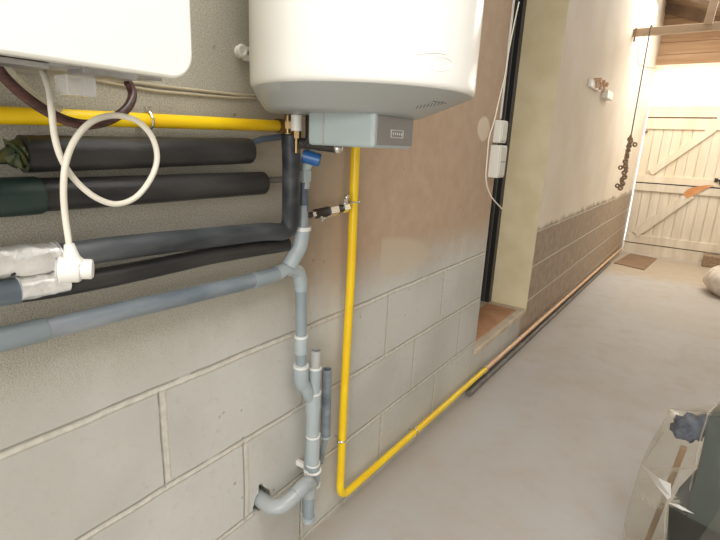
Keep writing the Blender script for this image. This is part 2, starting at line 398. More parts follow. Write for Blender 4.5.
# anthracite door set deep in the doorway
bm = NBM(); box(bm, (-.40, JF-.055, .206), (-.258, JF, 2.62)); box(bm, (-.40, JN, .206), (-.32, JN+.05, 2.62)); box(bm, (-.40, JN, 2.56), (-.32, JF, 2.62))
d1 = struct('door_1', bm, 'alu', bevel=.003)
bm = NBM(); box(bm, (-.42, JN+.05, .206), (-.385, JF-.055, 2.56)); lf = link('door_leaf', bm, 'alu', d1, smooth=False)
bm = NBM(); box(bm, (-.312, JF-.064, .206), (-.292, JF-.04, 2.56)); link('door_gasket', bm, 'alu_hi', d1, smooth=False, bevel=.003)

# ================================================================ DOORWAY TILES
tl = NBM(); random.seed(2)
for i in range(3):
    box(tl, (-.255, JN+.06+i*.265, .2055), (-.045, JN+.06+i*.265+.26, .2115))
tag(link('tile_strip', tl, 'terracotta', bevel=.002), 'terracotta tiles laid on the pale sill of the doorway', 'tiles')

# ================================================================ GARAGE GATE
GY = 8.18
gt = thing('garage_gate', (.04, GY, floor_z(GY)), 'cream painted ledged and braced wooden gate closing the far end', 'gate')
gx0, gx1 = .035, 2.9; gz0 = floor_z(GY)+.012
def boards(bm, x0, x1, z0, z1, w=.115, y=GY):
    x = x0
    while x < x1-.01:
        box(bm, (x, y, z0), (min(x+w-.010, x1), y+.022, z1)); x += w
    box(bm, (x0, y+.016, z0), (x1, y+.021, z1))
b_ = NBM(); boards(b_, gx0, gx1, .935, 1.81); link('upper_boards', b_, 'cream_paint', gt, smooth=False)
b_ = NBM(); boards(b_, gx0, gx1, gz0+.02, .90); link('lower_boards', b_, 'cream_low', gt, smooth=False)
b_ = NBM(); box(b_, (gx0, GY, 1.82), (gx1, GY+.03, 1.97)); link('top_rail', b_, 'cream_paint', gt, smooth=False, bevel=.004)
b_ = NBM(); box(b_, (gx0+.02, GY+.006, 1.97), (gx1, GY+.024, 2.43)); link('glow_panel', b_, 'daylight_glow', gt, smooth=False)  # self-lit strip for the bright band above the gate
b_ = NBM(); box(b_, (gx0, GY-.025, 1.66), (gx1, GY, 1.80)); link('upper_ledge', b_, 'cream_paint', gt, smooth=False, bevel=.003)
b_ = NBM(); box(b_, (gx0, GY-.028, .92), (gx1, GY, 1.02)); link('middle_ledge', b_, 'cream_paint', gt, smooth=False, bevel=.003)
b_ = NBM(); box(b_, (gx0, GY-.025, .80), (gx1, GY, .90)); link('middle_ledge', b_, 'cream_low', gt, smooth=False, bevel=.003)
b_ = NBM(); box(b_, (gx0, GY-.028, .035), (gx1, GY, .155)); link('lower_ledge', b_, 'cream_low', gt, smooth=False, bevel=.003)
b_ = NBM(); box(b_, (gx0, GY-.02, gz0), (1.06, GY, .022)); link('kick_board', b_, 'cream_low', gt, smooth=False, bevel=.003)
b_ = NBM(); bar(b_, (.155, GY-.018, .16), (.74, GY-.018, .80), .11, .034, ref=V((0, 1, 0))); link('brace', b_, 'cream_low', gt, smooth=False, bevel=.002)
b_ = NBM(); bar(b_, (.20, GY-.018, 1.06), (.83, GY-.018, 1.68), .09, .034, ref=V((0, 1, 0))); link('brace', b_, 'cream_paint', gt, smooth=False, bevel=.002)
for z0, z1, x0, x1 in ((1.806, 1.822, gx0, .84), (.902, .918, gx0, gx1), (.022, .034, gx0, 1.05)):
    b_ = NBM(); box(b_, (x0, GY-.002, z0), (x1, GY+.01, z1)); link('seam', b_, 'gap', gt, smooth=False)
# orange patch where the paint has gone
b_ = NBM(); p = [(.64, .80), (.70, .745), (.76, .78), (.90, .90), (.98, .94), (.90, .945), (.74, .90), (.68, .86)]
vv = [b_.verts.new((x, GY-.039, z)) for x, z in p]; f0 = b_.faces.new(vv); ex = bmesh.ops.extrude_face_region(b_, geom=[f0])
bmesh.ops.translate(b_, verts=[e for e in ex['geom'] if isinstance(e, bmesh.types.BMVert)], vec=(0, .004, 0))
o = link('bare_patch', b_, 'bare_wood', gt, smooth=False); o['label'] = 'orange bare wood patch under the middle ledge'
b_ = NBM(); box(b_, (.98, GY-.05, 1.0), (1.14, GY-.028, 1.025)); box(b_, (1.02, GY-.06, .96), (1.06, GY-.028, 1.05)); box(b_, (.96, GY-.036, .985), (1.0, GY-.028, 1.04))
link('bolt', b_, 'black_iron', gt, smooth=False, bevel=.002)
for z in (1.62,):
    b_ = NBM(); bmesh.ops.create_uvsphere(b_, u_segments=12, v_segments=8, radius=.02, matrix=Matrix.Translation((.055, GY-.03, z))); link('knob', b_, 'rust', gt)

# ================================================================ BEAM, POST, CHAIN
BY = 5.90
b_ = NBM(); box(b_, (0.0, BY, 2.455), (2.95, BY+.06, 2.525)); beam = tag(link('cross_beam', b_, 'beam', smooth=False, bevel=.004), 'tan cross beam spanning overhead in front of the gate', 'beam')
b_ = NBM(); box(b_, (.015, BY-.012, 2.40), (.03, BY, 2.53)); o = link('wall_strap', b_, 'rust', beam, smooth=False)
b_ = NBM(); bar(b_, (.62, BY-.02, 2.50), (.655, BY-.02, roof_z(.655)), .07, .035, ref=V((0, 1, 0))); tag(link('roof_strut', b_, 'beam', smooth=False, bevel=.003), 'short upright strut rising from the cross beam to the roof', 'strut')
cx_ = .155; cy_ = BY-.05
ch = thing('hanging_chain', (cx_, cy_, 2.53), 'rusty chain hung on a thin wire beside the far whitewashed wall', 'chain')
b_ = NBM(); tube(b_, catmull([(cx_, cy_+.11, 2.51), (cx_, cy_+.08, 2.54), (cx_, cy_+.02, 2.54), (cx_, cy_-.005, 2.50), (cx_, cy_, 2.3), (cx_, cy_, 1.9), (cx_, cy_, 1.50)], 6), .006, seg=8); link('wire', b_, 'conduit', ch)
b_ = NBM(); tube(b_, catmull([(cx_-.01, cy_-.012, 2.5), (cx_-.07, cy_, 2.35), (cx_-.06, cy_, 2.2), (cx_+.02, cy_+.02, 2.15), (cx_+.12, cy_+.05, 2.14)], 6), .003, seg=6); link('loose_wire_end', b_, 'dirty_cable', ch)
z = 1.50; k = 0
while z > .95:
    b_ = NBM(); a = k*1.3
    l0 = random.uniform(.020, .026)
    torus(b_, (cx_+random.uniform(-.012, .012), cy_+random.uniform(-.01, .01), z-l0), (math.cos(a), math.sin(a), random.uniform(-.25, .25)), l0*.72, .0115, seg=14, rs=7, ref=(0, 0, 1))
    link('link', b_, 'rust', ch); z -= l0*1.0; k += 1
for (dx, z) in ((-.045, 1.16), (.05, 1.40), (-.045, .97)):
    b_ = NBM(); torus(b_, (cx_+dx, cy_, z), (.2, 1, 0), .017, .009, seg=14, rs=7); link('link', b_, 'rust', ch)

# ================================================================ COPPER STUBS ON THE FAR WALL
p0 = wx(585, 88, .0); 
st = thing('pipe_stub_bracket', (0, 4.55, 1.80), 'white wall bracket with three short copper stubs on the far whitewashed wall', 'pipe bracket')
b_ = NBM(); box(b_, (0, 4.22, 1.79), (.022, 4.62, 1.85)); link('plate', b_, 'white_plastic', st, smooth=False, bevel=.006)
b_ = NBM(); box(b_, (0, 4.80, 1.76), (.05, 5.08, 1.83)); link('block', b_, 'white_plastic', st, smooth=False, bevel=.006)
for k in range(3):
    y = 4.42+k*.15; b_ = NBM(); tube(b_, [(.0, y, 1.86), (.05, y, 1.86)], .016, seg=14); torus(b_, (.052, y, 1.86), (1, 0, 0), .014, .007, seg=14, rs=6); tube(b_, [(.03, y, 1.86), (.03, y, 1.80)], .010, seg=10)
    link('copper_stub', b_, 'copper', st)

# ================================================================ WATER HEATER
wh = thing('water_heater', (.26, .872, 1.36), 'round white electric water heater with a grey control box beneath', 'water heater')
HC, HR = V((.26, .872, 0)), .23
def loft(bm, secs, seg=96):
    rings = [[bm.verts.new((cx+r*math.cos(2*PI*k/seg), cy+r*math.sin(2*PI*k/seg), z+sl*(r*math.cos(2*PI*k/seg)))) for k in range(seg)] for (cx, cy, z, r, sl) in secs]
    for a, b in zip(rings, rings[1:]):
        for k in range(seg): bm.faces.new((a[k], a[(k+1) % seg], b[(k+1) % seg], b[k]))
    bm.faces.new(rings[0]); bm.faces.new(rings[-1]); return bm
tank = loft(NBM(), [(.26, .872, 2.16, .18, 0), (.26, .872, 2.13, .215, 0), (.26, .872, 2.08, HR, 0), (.26, .872, 1.8, HR, 0), (.26, .872, 1.5, HR, 0), (.26, .872, 1.42, HR, 0), (.26, .872, 1.405, HR, 0), (.26, .872, 1.400, HR-.001, 0), (.26, .872, 1.397, HR-.003, 0), (.26, .872, 1.3955, HR-.006, 0)])
tank_bvh = BVHTree.FromBMesh(tank)
link('tank', tank, 'white_enamel', wh, angle=60)
cap = loft(NBM(), [(.26, .872, 1.399, HR-.006, 0), (.26, .872, 1.395, HR-.005, 0), (.243, .869, 1.379, .203, 0), (.225, .866, 1.360, .175, 0), (.221, .865, 1.355, .167, 0), (.219, .865, 1.353, .157, 0)])
cap_bvh = BVHTree.FromBMesh(cap)
link('bottom_cover', cap, 'cap_grey', wh, angle=60)
def onto(bvh, u, v, off=.0):
    r = ray(u, v).normalized(); h = bvh.ray_cast(CAM, r)
    return None if h[0] is None else h[0]+h[1].normalized()*off
# wall hooks
b_ = NBM(); box(b_, (0, .80, 1.95), (.06, .94, 2.0)); link('hanging_bracket', b_, 'chrome', wh, smooth=False)
# raised swoosh and lettering
def surf_line(bvh, px, r, seg=6):
    pts = [onto(bvh, u, v, .0004) for (u, v) in px]; pts = [p for p in pts if p is not None]
    return tb(catmull(pts, 5), r, seg=seg)
link('raised_swoosh', surf_line(tank_bvh, [(417, 54), (426, 53), (436, 52.5), (446, 54)], .0012), 'white_plastic', wh)
el = [(440+12*math.cos(t), 64+7*math.sin(t)) for t in [i*.5-1.9 for i in range(10)]]
link('raised_emblem', surf_line(tank_bvh, el, .0008), 'white_enamel', wh)
# dark worn print along the right of the cover, unreadable strokes
lt = NBM()
for k in range(8):
    u = 417+k*3.6; v = 107.2-k*.62; ln = 2.2 if k not in (0,) else 1.6
    q = [onto(cap_bvh, u-ln*.5, v+1.6, .0006), onto(cap_bvh, u+ln*.5, v-1.6, .0006)]
    if None not in q: tube(lt, q, .0009, seg=6)
q = [onto(cap_bvh, 433, 100.8, .0006), onto(cap_bvh, 446, 103.2, .0006)]
if None not in q: tube(lt, q, .0011, seg=6)
link('lettering', lt, 'ink', wh)
# control box
cb = NBM(); box(cb, (.185, .785, 1.290), (.352, .935, 1.362)); 
cbo = link('control_box', cb, 'mint_grey', wh, smooth=False, bevel=.008, bseg=3)
b_ = NBM(); box(b_, (.347, .792, 1.296), (.3545, .930, 1.351)); link('display_panel', b_, 'panel_grey', cbo, smooth=False, bevel=.0015)
b_ = NBM()
for a, c in (((.3548, .842, 1.312), (.3548, .888, 1.312)), ((.3548, .842, 1.326), (.3548, .888, 1.326)), ((.3548, .842, 1.312), (.3548, .842, 1.326)), ((.3548, .888, 1.312), (.3548, .888, 1.326))): tube(b_, [a, c], .0011, seg=6)
for k in range(5): tube(b_, [(.3548, .850+k*.008, 1.3165), (.3548, .850+k*.008, 1.3215)], .0011, seg=6)
link('display_marks', b_, 'mark', cbo)
b_ = NBM(); box(b_, (.227, .7835, 1.292), (.231, .786, 1.358)); link('rib', b_, 'cap_grey', cbo, smooth=False)
# water connections under the heater
pc = wx(297, 118, .12)
b_ = NBM(); tube(b_, [(.115, .828, 1.352), (.115, .828, 1.318)], .0125, seg=18); link('connector_sleeve', b_, 'white_plastic', wh)
b_ = NBM(); tube(b_, [(.115, .828, 1.32), (.115, .828, 1.302)], .0105, seg=6); tube(b_, [(.115, .828, 1.302), (.115, .828, 1.27)], .006, seg=12); link('brass_nut', b_, 'brass', wh)
b_ = NBM(); tube(b_, [(.085, .832, 1.352), (.085, .832, 1.335)], .008, seg=12); tube(b_, [(.085, .832, 1.338), (.085, .832, 1.322)], .012, seg=6); tube(b_, [(.085, .832, 1.322), (.085, .832, 1.308)], .008, seg=14); tube(b_, [(.085, .832, 1.312), (.085, .832, 1.302)], .0115, seg=6); tube(b_, [(.085, .832, 1.302), (.085, .832, 1.27)], .006, seg=12); link('brass_valve', b_, 'brass', wh)
b_ = NBM(); tube(b_, catmull([(.135, .848, 1.355), (.142, .848, 1.32), (.128, .84, 1.29), (.10, .832, 1.275)], 6), .004, seg=8); link('braided_hose', b_, 'black_iron', wh)
sv = wx(328, 147, .16)
b_ = NBM(); tube(b_, [V((sv.x, sv.y, 1.353)), V((sv.x, sv.y, sv.z+.004))], .012, seg=14); link('valve_spindle', tb([sv+V((-.02, -.02, .002)), sv+V((.016, .012, -.002))], .0105, seg=14), 'black_iron', wh); bmesh.ops.create_uvsphere(b_, u_segments=14, v_segments=8, radius=.0135, matrix=Matrix.Translation(sv+V((.018, .012, -.002)))); link('safety_valve', b_, 'chrome', wh)
b_ = NBM(); q = wx(310, 145, .13); tube(b_, [q+V((-.02, -.022, .004)), q+V((.02, .022, 0))], .0115, seg=14); tube(b_, [q, V((q.x, q.y, 1.353))], .011, seg=12); link('valve_body', b_, 'black_iron', wh)

# ================================================================ BOILER (upper left)
BZ = 1.362
bo = thing('wall_boiler', (.17, .15, BZ), 'cream white boiler casing hung on the wall at upper left', 'boiler')
b_ = NBM(); prof = []
for (cy0, cz0, a0) in ((.36, BZ+.030, -90), (.36, 2.07, 0), (-.09, 2.07, 90), (-.09, BZ+.030, 180)):
    for k in range(9):
        a = math.radians(a0+k*90/8); prof.append((cy0+.030*math.cos(a), cz0+.030*math.sin(a)))
f = b_.faces.new([b_.verts.new((.352, y, z)) for y, z in prof]); ex = bmesh.ops.extrude_face_region(b_, geom=[f])
bmesh.ops.translate(b_, verts=[e for e in ex['geom'] if isinstance(e, bmesh.types.BMVert)], vec=(-.352, 0, 0))
for v in b_.verts:
    if v.co.x < .01 and v.co.z < BZ+.04: v.co.z += .018
casing = link('casing', b_, 'boiler', bo, bevel=.004, bseg=3, angle=50)
b_ = NBM(); box(b_, (.012, -.10, BZ-.003), (.325, .365, BZ+.01))
for v in b_.verts: v.co.z += (.35-v.co.x)*.05
link('bottom_plate', b_, 'boiler_under', bo, smooth=False, bevel=.002)
if 0: link('bottom_plate', b_, 'boiler_under', bo, smooth=False, bevel=.002)
for (x0, x1, y0, y1, h) in ((.29, .325, .17, .24, .002), (.295, .33, .27, .33, .002)):
    b_ = NBM(); box(b_, (x0, y0, BZ-.003-h), (x1, y1, BZ+.01)); link('slotted_tab', b_, 'boiler_under', bo, smooth=False, bevel=.001)
def clip(u0, u1, v0, v1, x):
    a = wx(u0, v0, x); c = wx(u1, v1, x); b_ = NBM(); z1 = BZ-.002
    z0 = c.z
    box(b_, (x-.001, a.y, z0), (x+.001, c.y, z1)); box(b_, (x-.03, c.y-.002, z0), (x+.001, c.y, z1)); box(b_, (x-.03, a.y, z0), (x, c.y, z0+.002)); box(b_, (x-.03, a.y, z0), (x, a.y+.002, z1))
    link('clear_clip', b_, 'clear', bo, smooth=False, bevel=.002)
clip(66, 97, 76, 97.5, .27)
b_ = NBM(); tube(b_, [wx(15, 66, .17), wx(15, 66, .17)+V((0, 0, .04))], .006, seg=10)
link('outlet', b_, 'white_plastic', bo)

# hose looping under boiler
hp = [wx(-14, 45, .24), wx(-4, 66, .24), wx(14, 87, .235), wx(40, 107, .23), wx(66, 120.5, .23), wx(90, 124.5, .225), wx(112, 119, .215), wx(127, 108, .205), wx(132.5, 95, .195), wx(129, 84, .19), wx(126, 74, .19)]
hp[-1].z = BZ+.004; hp[0].z = max(hp[0].z, BZ+.004)
tag(link('rubber_hose', tb(catmull(hp, 7), .0062, seg=12), 'hose'), 'dark brown striped hose sagging in a loop below the boiler', 'hose')
hp = [wx(-3, 52, .21), wx(8, 68, .21), wx(22, 85, .208), wx(40, 100, .205), wx(60, 109, .2)]
hp[0].z = max(hp[0].z, BZ+.002)
tag(link('clear_tube', tb(catmull(hp, 7), .005, seg=12), 'clear_milky'), 'short milky tube hanging behind the dark hose at left', 'tube')

# white cable with plug
X0 = .27
cp = [(42, 62, .21), (43, 72, .22), (49, 90, .25), (51.5, 110, X0), (55, 138, X0), (62, 160, X0), (75, 180, X0), (95, 197, X0), (116, 204, X0), (136, 197, X0), (151, 178, X0), (157, 158, X0), (152, 137, X0), (137, 121, X0), (115, 115.5, X0), (93, 121, X0+.008), (76, 138, X0+.010), (66, 162, X0+.012), (63.5, 190, X0+.006), (65, 215, X0), (68.5, 240, X0), (70, 252, X0)]
cpp = [wx(*q) for q in cp]; cpp[0].z = BZ+.002
pl = thing('power_cable', cpp[-1], 'cream power cable with a loop and a white plug dangling below the boiler', 'cable')
link('cord', tb(catmull(cpp, 7), .0037, seg=12), 'cable', pl)
e = cpp[-1]
b_ = NBM(); tube(b_, [e+V((0, 0, .010)), e+V((0, .001, -.006)), e+V((0, .002, -.014))], [.0055, .009, .014], seg=18)
ax = V((.55, .80, -.05)).normalized(); c0 = e+V((0, .004, -.022))
tube(b_, [c0-ax*.018, c0-ax*.016, c0+ax*.003, c0+ax*.006], [.0135, .0165, .0165, .0145], seg=26)
tube(b_, [c0+ax*.004, c0+ax*.017, c0+ax*.019], [.0125, .0125, .011], seg=22)
link('plug_body', b_, 'white_plastic', pl)
b_ = NBM()
torus(b_, c0-ax*.0185, ax, .0115, .0012, seg=24, rs=6); link('plug_rim', b_, 'mark', pl)
# ================================================================ LAGGED PIPES ON THE WALL
def path(px, x): return [wx(u, v, x) for u, v in px]
# topmost
lg = thing('lagged_pipe', wx(120, 153, .04), 'thick black lagged pipe just under the yellow pipe, frayed at its left end', 'lagged pipe')
pp = path([(22, 154), (60, 153.5), (120, 153), (180, 152), (248, 151)], .042)
link('foam_sleeve', tb(catmull(pp, 6), .0275, seg=28, jitter=.015), 'foam', lg)
tp = catmull(path([(5, 150), (12, 156), (20, 153), (30, 154)], .042), 5)
link('torn_end', tb(tp, [random.uniform(.012, .019)+.0095*(i_/len(tp)) for i_ in range(len(tp))], seg=18, jitter=.16), 'frayed', lg, angle=30)
b_ = NBM(); tube(b_, path([(-40, 158), (5, 158), (30, 154)], .042), .009, seg=16); link('inner_pipe', b_, 'frayed', lg)
b_ = NBM(); tube(b_, path([(246, 145), (262, 139), (281, 137)], .05), .007, seg=14); link('pipe_end', b_, 'pvc_navy', lg)
# second
lg = thing('lagged_pipe', wx(120, 192, .04), 'long black lagged pipe, second down, with a thicker sleeve at left', 'lagged pipe')
pp = path([(-60, 199), (0, 196.5), (40, 194.8), (120, 191), (200, 186.5), (262, 183)], .042)
link('foam_sleeve', tb(catmull(pp, 6), .0262, seg=28, jitter=.01), 'foam', lg)
link('foam_sleeve', tb(path([(-60, 200), (0, 197.5), (37, 195.5), (40, 195.3)], .044), [.029, .029, .029, .0275], seg=28), 'foam_green', lg)
b_ = NBM(); tube(b_, path([(255, 181), (281, 179.5)], .045), .0075, seg=14); link('pipe_end', b_, 'conduit', lg)
# third, with the bend up to the heater
lg = thing('lagged_pipe', wx(150, 245, .05), 'dusty grey lagged pipe that bends up to the water heater', 'lagged pipe')
pv = V((.088, .856, 0))
pp = path([(-60, 268), (0, 262.5), (50, 258), (100, 250.5), (160, 243), (220, 236.5), (262, 232)], .062)
pp = pp[:-1]+fillet([pp[-1], wx(290, 232, .070), wx(291, 205, .085), wx(291.5, 165, .092), wx(290.5, 134, .097)], .045, 6)
pp = catmull(pp[:6], 6)[:-1]+pp[6:] if False else catmull(pp, 3)
link('foam_sleeve', tb(pp, .0212, seg=28, jitter=.008), 'foam_dusty', lg)
pf = catmull(path([(-60, 268), (0, 262), (50, 257.5), (58, 256.5)], .062), 6)
b_ = tb(pf, [.0218+random.uniform(0, .0028) for _ in pf], seg=22, jitter=.05)
o = link('foil_wrap', b_, 'foil', lg); o['label'] = 'bright silvery foil wrap'
# fourth
lg = thing('lagged_pipe', wx(150, 270, .04), 'lowest black lagged pipe, running close under the dusty grey one', 'lagged pipe')
pp = path([(-60, 301), (0, 293.5), (50, 287), (100, 278.5), (160, 266.5), (220, 254), (286, 244)], .05)
link('foam_sleeve', tb(catmull(pp, 6), .0185, seg=26, jitter=.012), 'foam', lg)
b_ = tb(catmull(path([(-60, 300.5), (0, 293), (18, 290.5)], .05), 5), .0200, seg=22); o = link('grey_collar', b_, 'pvc_dark', lg)
b_ = tb(catmull(path([(18, 289), (40, 285.5), (66, 280)], .056), 5), .019, seg=20, jitter=.03); o = link('foil_wrap', b_, 'foil', lg); o['label'] = 'dull foil wrap'

# ================================================================ GREY DRAIN PIPE ASSEMBLY
dp = thing('drain_pipe', V((.06, .97, floor_z(.97))), 'grey plastic drain pipe with a branch from the left, dropping to the floor', 'drain pipe')
DX = .055
g = path([(-60, 354), (0, 340), (120, 311.5), (240, 284), (284, 271)], DX)
link('horizontal_run', tb(g, .0175, seg=26), 'pvc_dark', dp)
link('coupling', tb(path([(-60, 353.5), (44, 329.5), (46, 329)], DX), [.0195, .0195, .018], seg=26), 'pvc', dp)
link('collar', tb(path([(252, 281), (256, 280)], DX), .0195, seg=26), 'pvc', dp)
link('branch_sleeve', tb(path([(256, 280), (276, 274)], DX), .0188, seg=26), 'pvc', dp)
w0 = wx(303, 182, DX+.02); w1 = wx(303, 228, DX+.02); w2 = wx(300, 246, DX+.015); w3 = wx(289, 266, DX+.005)
link('upper_pipe', tb([w0, wx(303.5, 205, DX+.02), w1], .0128, seg=22), 'pvc_navy', dp)
link('upper_sleeve', tb([wx(303, 205, DX+.019)+V((0, -.002, 0)), w1, w1+(w2-w1)*.1], .0137, seg=22), 'pvc', dp)
link('offset_bend', tb(catmull([w1, w2, (w2+w3)/2, w3], 6), .0195, seg=24), 'pvc_light', dp)
link('collar', tb([w1+V((0, 0, .004)), w1-V((0, 0, .006))], .0208, seg=24), 'pvc_rim', dp)
v0 = wx(301, 284, DX); v1 = wx(301.5, 380, DX)
link('branch_elbow', tb(catmull([wx(276, 273.5, DX), wx(288, 269, DX), wx(298, 272, DX), v0], 6), .0185, seg=24), 'pvc_light', dp)
link('collar', tb([v0+V((0, 0, .001)), v0-V((0, 0, .018))], .0178, seg=24), 'pvc_light', dp)
link('downpipe', tb([v0, v1], .0152, seg=24), 'pvc', dp)
link('coupling', tb([wx(301, 336, DX), wx(301, 353, DX)], .0185, seg=24), 'pvc_light', dp)
link('coupling_rim', tb([wx(301, 335, DX), wx(301, 337, DX)], .0192, seg=24), 'pvc_rim', dp)
# wye
SX = .062
s_top = wx(316, 350, SX); s_mid = wx(315, 367, SX); s_low = wx(313.5, 394, SX)
link('coupling', tb([wx(301, 366, DX+.002), wx(301.3, 382, DX+.002), wx(303, 386, DX+.002)], [.0205, .0205, .017], seg=24), 'pvc_light', dp)
link('coupling_rim', tb([wx(301, 365, DX+.002), wx(301, 367, DX+.002)], .0215, seg=24), 'pvc_rim', dp)
link('branch_arm', tb(catmull([wx(302, 380, DX), wx(306, 389, SX-.002), wx(313, 402, SX-.004)], 5), .0172, seg=22), 'pvc_light', dp)
b_ = NBM(); hollow(b_, s_mid, s_top, .0158, .0125); link('open_stub', b_, 'pvc_beige', dp)
d_ = (s_top-s_mid).normalized()
link('stub_shade_disc', tb([s_top-d_*.012, s_top-d_*.010], .0123, seg=20), 'dark', dp)  # dark disc standing for the shade inside the open stub
link('wye_body', tb([s_mid, s_low], .0188, seg=24), 'pvc_light', dp)
link('coupling_rim', tb([s_mid+d_*.001, s_mid-d_*.005], .0196, seg=24), 'pvc_rim', dp)
t0 = wx(313.5, 392, SX); t1 = wx(313, 412, SX)
link('coupling', tb([t0, t1], .0222, seg=26), 'pvc_light', dp)
link('coupling_rim', tb([t0+V((0, 0, .002)), t0-V((0, 0, .003))], .023, seg=24), 'pvc_rim', dp)
b0 = wx(313, 486, SX)
link('main_downpipe', tb([t1+V((0, 0, .01)), V((b0.x-.02, b0.y, .165))], .0190, seg=26), 'pvc', dp)
for (a, c, r, m_) in ((412, 434, .0203, 'pvc_light'), (436, 462, .0208, 'pvc_light'), (462, 484, .0215, 'pvc')):
    link('coupling', tb([wx(313, a, SX), wx(312.5, c, SX)], r, seg=26), m_, dp)
for v in (435, 463, 484): link('coupling_rim', tb([wx(313, v-1, SX), wx(313, v+1, SX)], .0222, seg=24), 'pvc_rim', dp)
b_ = NBM(); a = wx(312.5, 470, SX); torus(b_, a, (0, 0, 1), .0235, .004, seg=28, rs=8); box(b_, (0, a.y-.006, a.z-.008), (a.x-.018, a.y+.006, a.z+.008)); box(b_, (a.x-.008, a.y-.030, a.z-.006), (a.x+.003, a.y-.021, a.z+.007)); link('pipe_clip', b_, 'white_plastic', dp)
# lower leg and elbow going through the wall
link('foot_pipe', tb([(.074, .945, .30), (.072, .945, .172)], .0165, seg=24), 'pvc', dp)
link('foot_collar', tb([(.072, .945, .184), (.072, .945, .168)], .0195, seg=24), 'pvc_light', dp)
ep = [V((.074, .945, .262)), V((.077, .940, .300)), V((.082, .922, .320)), V((.084, .898, .321)), V((.082, .868, .310)), V((.072, .836, .298)), V((.048, .818, .290)), V((.015, .818, .287)), V((-.04, .822, .288)), V((-.09, .822, .288))]
link('elbow', tb(catmull(ep, 6), .0215, seg=28), 'pvc_elbow', dp)
for q, w in ((ep[4], ep[3]), (ep[3], ep[2])):
    n_ = (w-q).normalized(); b_ = NBM(); torus(b_, q+n_*.005, n_, .0217, .0013, seg=28, rs=6); link('elbow_seam', b_, 'pvc', dp)
# fittings on top: threaded collar with blue valve
ct = wx(304, 176, DX+.02)
b_ = NBM(); tube(b_, [ct+V((0, 0, .014)), ct-V((0, 0, .014))], .0165, seg=24)
for k in range(14):
    a = 2*PI*k/14; q = ct+V((math.cos(a)*.0165, math.sin(a)*.0165, 0)); tube(b_, [q+V((0, 0, .012)), q-V((0, 0, .012))], .0016, seg=5)
link('threaded_collar', b_, 'pvc_light', dp)
link('grey_spigot', tb([ct-V((0, 0, .01)), ct-V((0, 0, .03))], .0145, seg=22), 'pvc_light', dp)
link('vent_neck', tb([ct+V((0, 0, .012)), V((ct.x+.015, ct.y+.004, 1.262)), V((ct.x+.02, ct.y+.01, 1.29))], [.013, .015, .012], seg=20), 'mint_grey', dp)
bv = wx(311, 158, .11); bd = V((.42, .30, -.12)).normalized()
b_ = NBM(); hollow(b_, bv-bd*.02, bv+bd*.022, .0155, .0115, depth=.006); 
o = link('tundish_knob', b_, 'blue', dp); o['label'] = 'blue plastic knob'
link('knob_hollow', tb([bv+bd*.0165, bv+bd*.017], .0114, seg=18), 'pvc_navy', dp)

# dark open stub pipe
sa = wx(327, 369, .052); sb = wx(325.5, 437, .052)
sp_ = thing('open_pipe', sb, 'short dark grey open-topped pipe between the drain pipe and yellow pipe', 'pipe')
b_ = NBM(); hollow(b_, sb, sa, .0152, .0122, depth=.05); link('pipe_wall', b_, 'pvc_dark', sp_)
link('bottom_rim', tb([sb+V((0, 0, .006)), sb], .017, seg=22), 'pvc_light', sp_)
b_ = NBM(); tube(b_, [wx(325.5, 437, .052), wx(323, 448, .045), wx(321.5, 458, .02), wx(321, 462, .0)], .009, seg=14); link('wire_tail', b_, 'pvc', sp_)
b_ = NBM(); box(b_, (0, sa.y-.006, .50), (.042, sa.y+.006, .512)); link('wall_clip', b_, 'white_plastic', sp_, smooth=False)

# metal stop-cock row between grey and yellow pipes
a = wx(306, 216, .075); c = wx(347, 207, .05)
sc = thing('stopcock_row', (a+c)/2, 'chrome and dark metal stopcock linking the grey pipe to the yellow pipe', 'valve')
dd = (c-a)
L_ = lambda t: a+dd*t
link('valve_stem', tb([L_(0), L_(.15), L_(.2), L_(.55), L_(.6), L_(1)], [.007, .007, .0125, .0125, .010, .010], seg=16), 'black_iron', sc)
for t0_, t1_, r, s_, m_ in ((.10, .18, .010, 6, 'chrome'), (.48, .68, .0165, 6, 'chrome'), (.84, .99, .0145, 6, 'chrome')):
    link('nut', tb([L_(t0_), L_(t1_)], r, seg=s_), m_, sc)
link('lever', tb([L_(.25)+V((.012, 0, -.014)), L_(.42)+V((.012, 0, -.012)), L_(.62)+V((.012, 0, -.006))], [.004, .003, .003], seg=8), 'chrome', sc)
link('lever', tb([L_(.27)+V((.012, 0, -.006)), L_(.27)+V((.012, 0, -.02))], .0045, seg=8), 'chrome', sc)
link('drain_screw', tb([L_(.75)+V((.01, 0, -.012)), L_(.80)+V((.01, 0, -.012))], .004, seg=8), 'rust', sc)
link('bleed_nipple', tb([L_(.93), L_(.93)+V((.006, .0, .030))], [.008, .006], seg=8), 'chrome', sc)
b_ = NBM(); bmesh.ops.create_uvsphere(b_, u_segments=12, v_segments=8, radius=.0085, matrix=Matrix.Translation(L_(.93)+V((.006, 0, .030)))); link('bleed_cap', b_, 'chrome', sc)

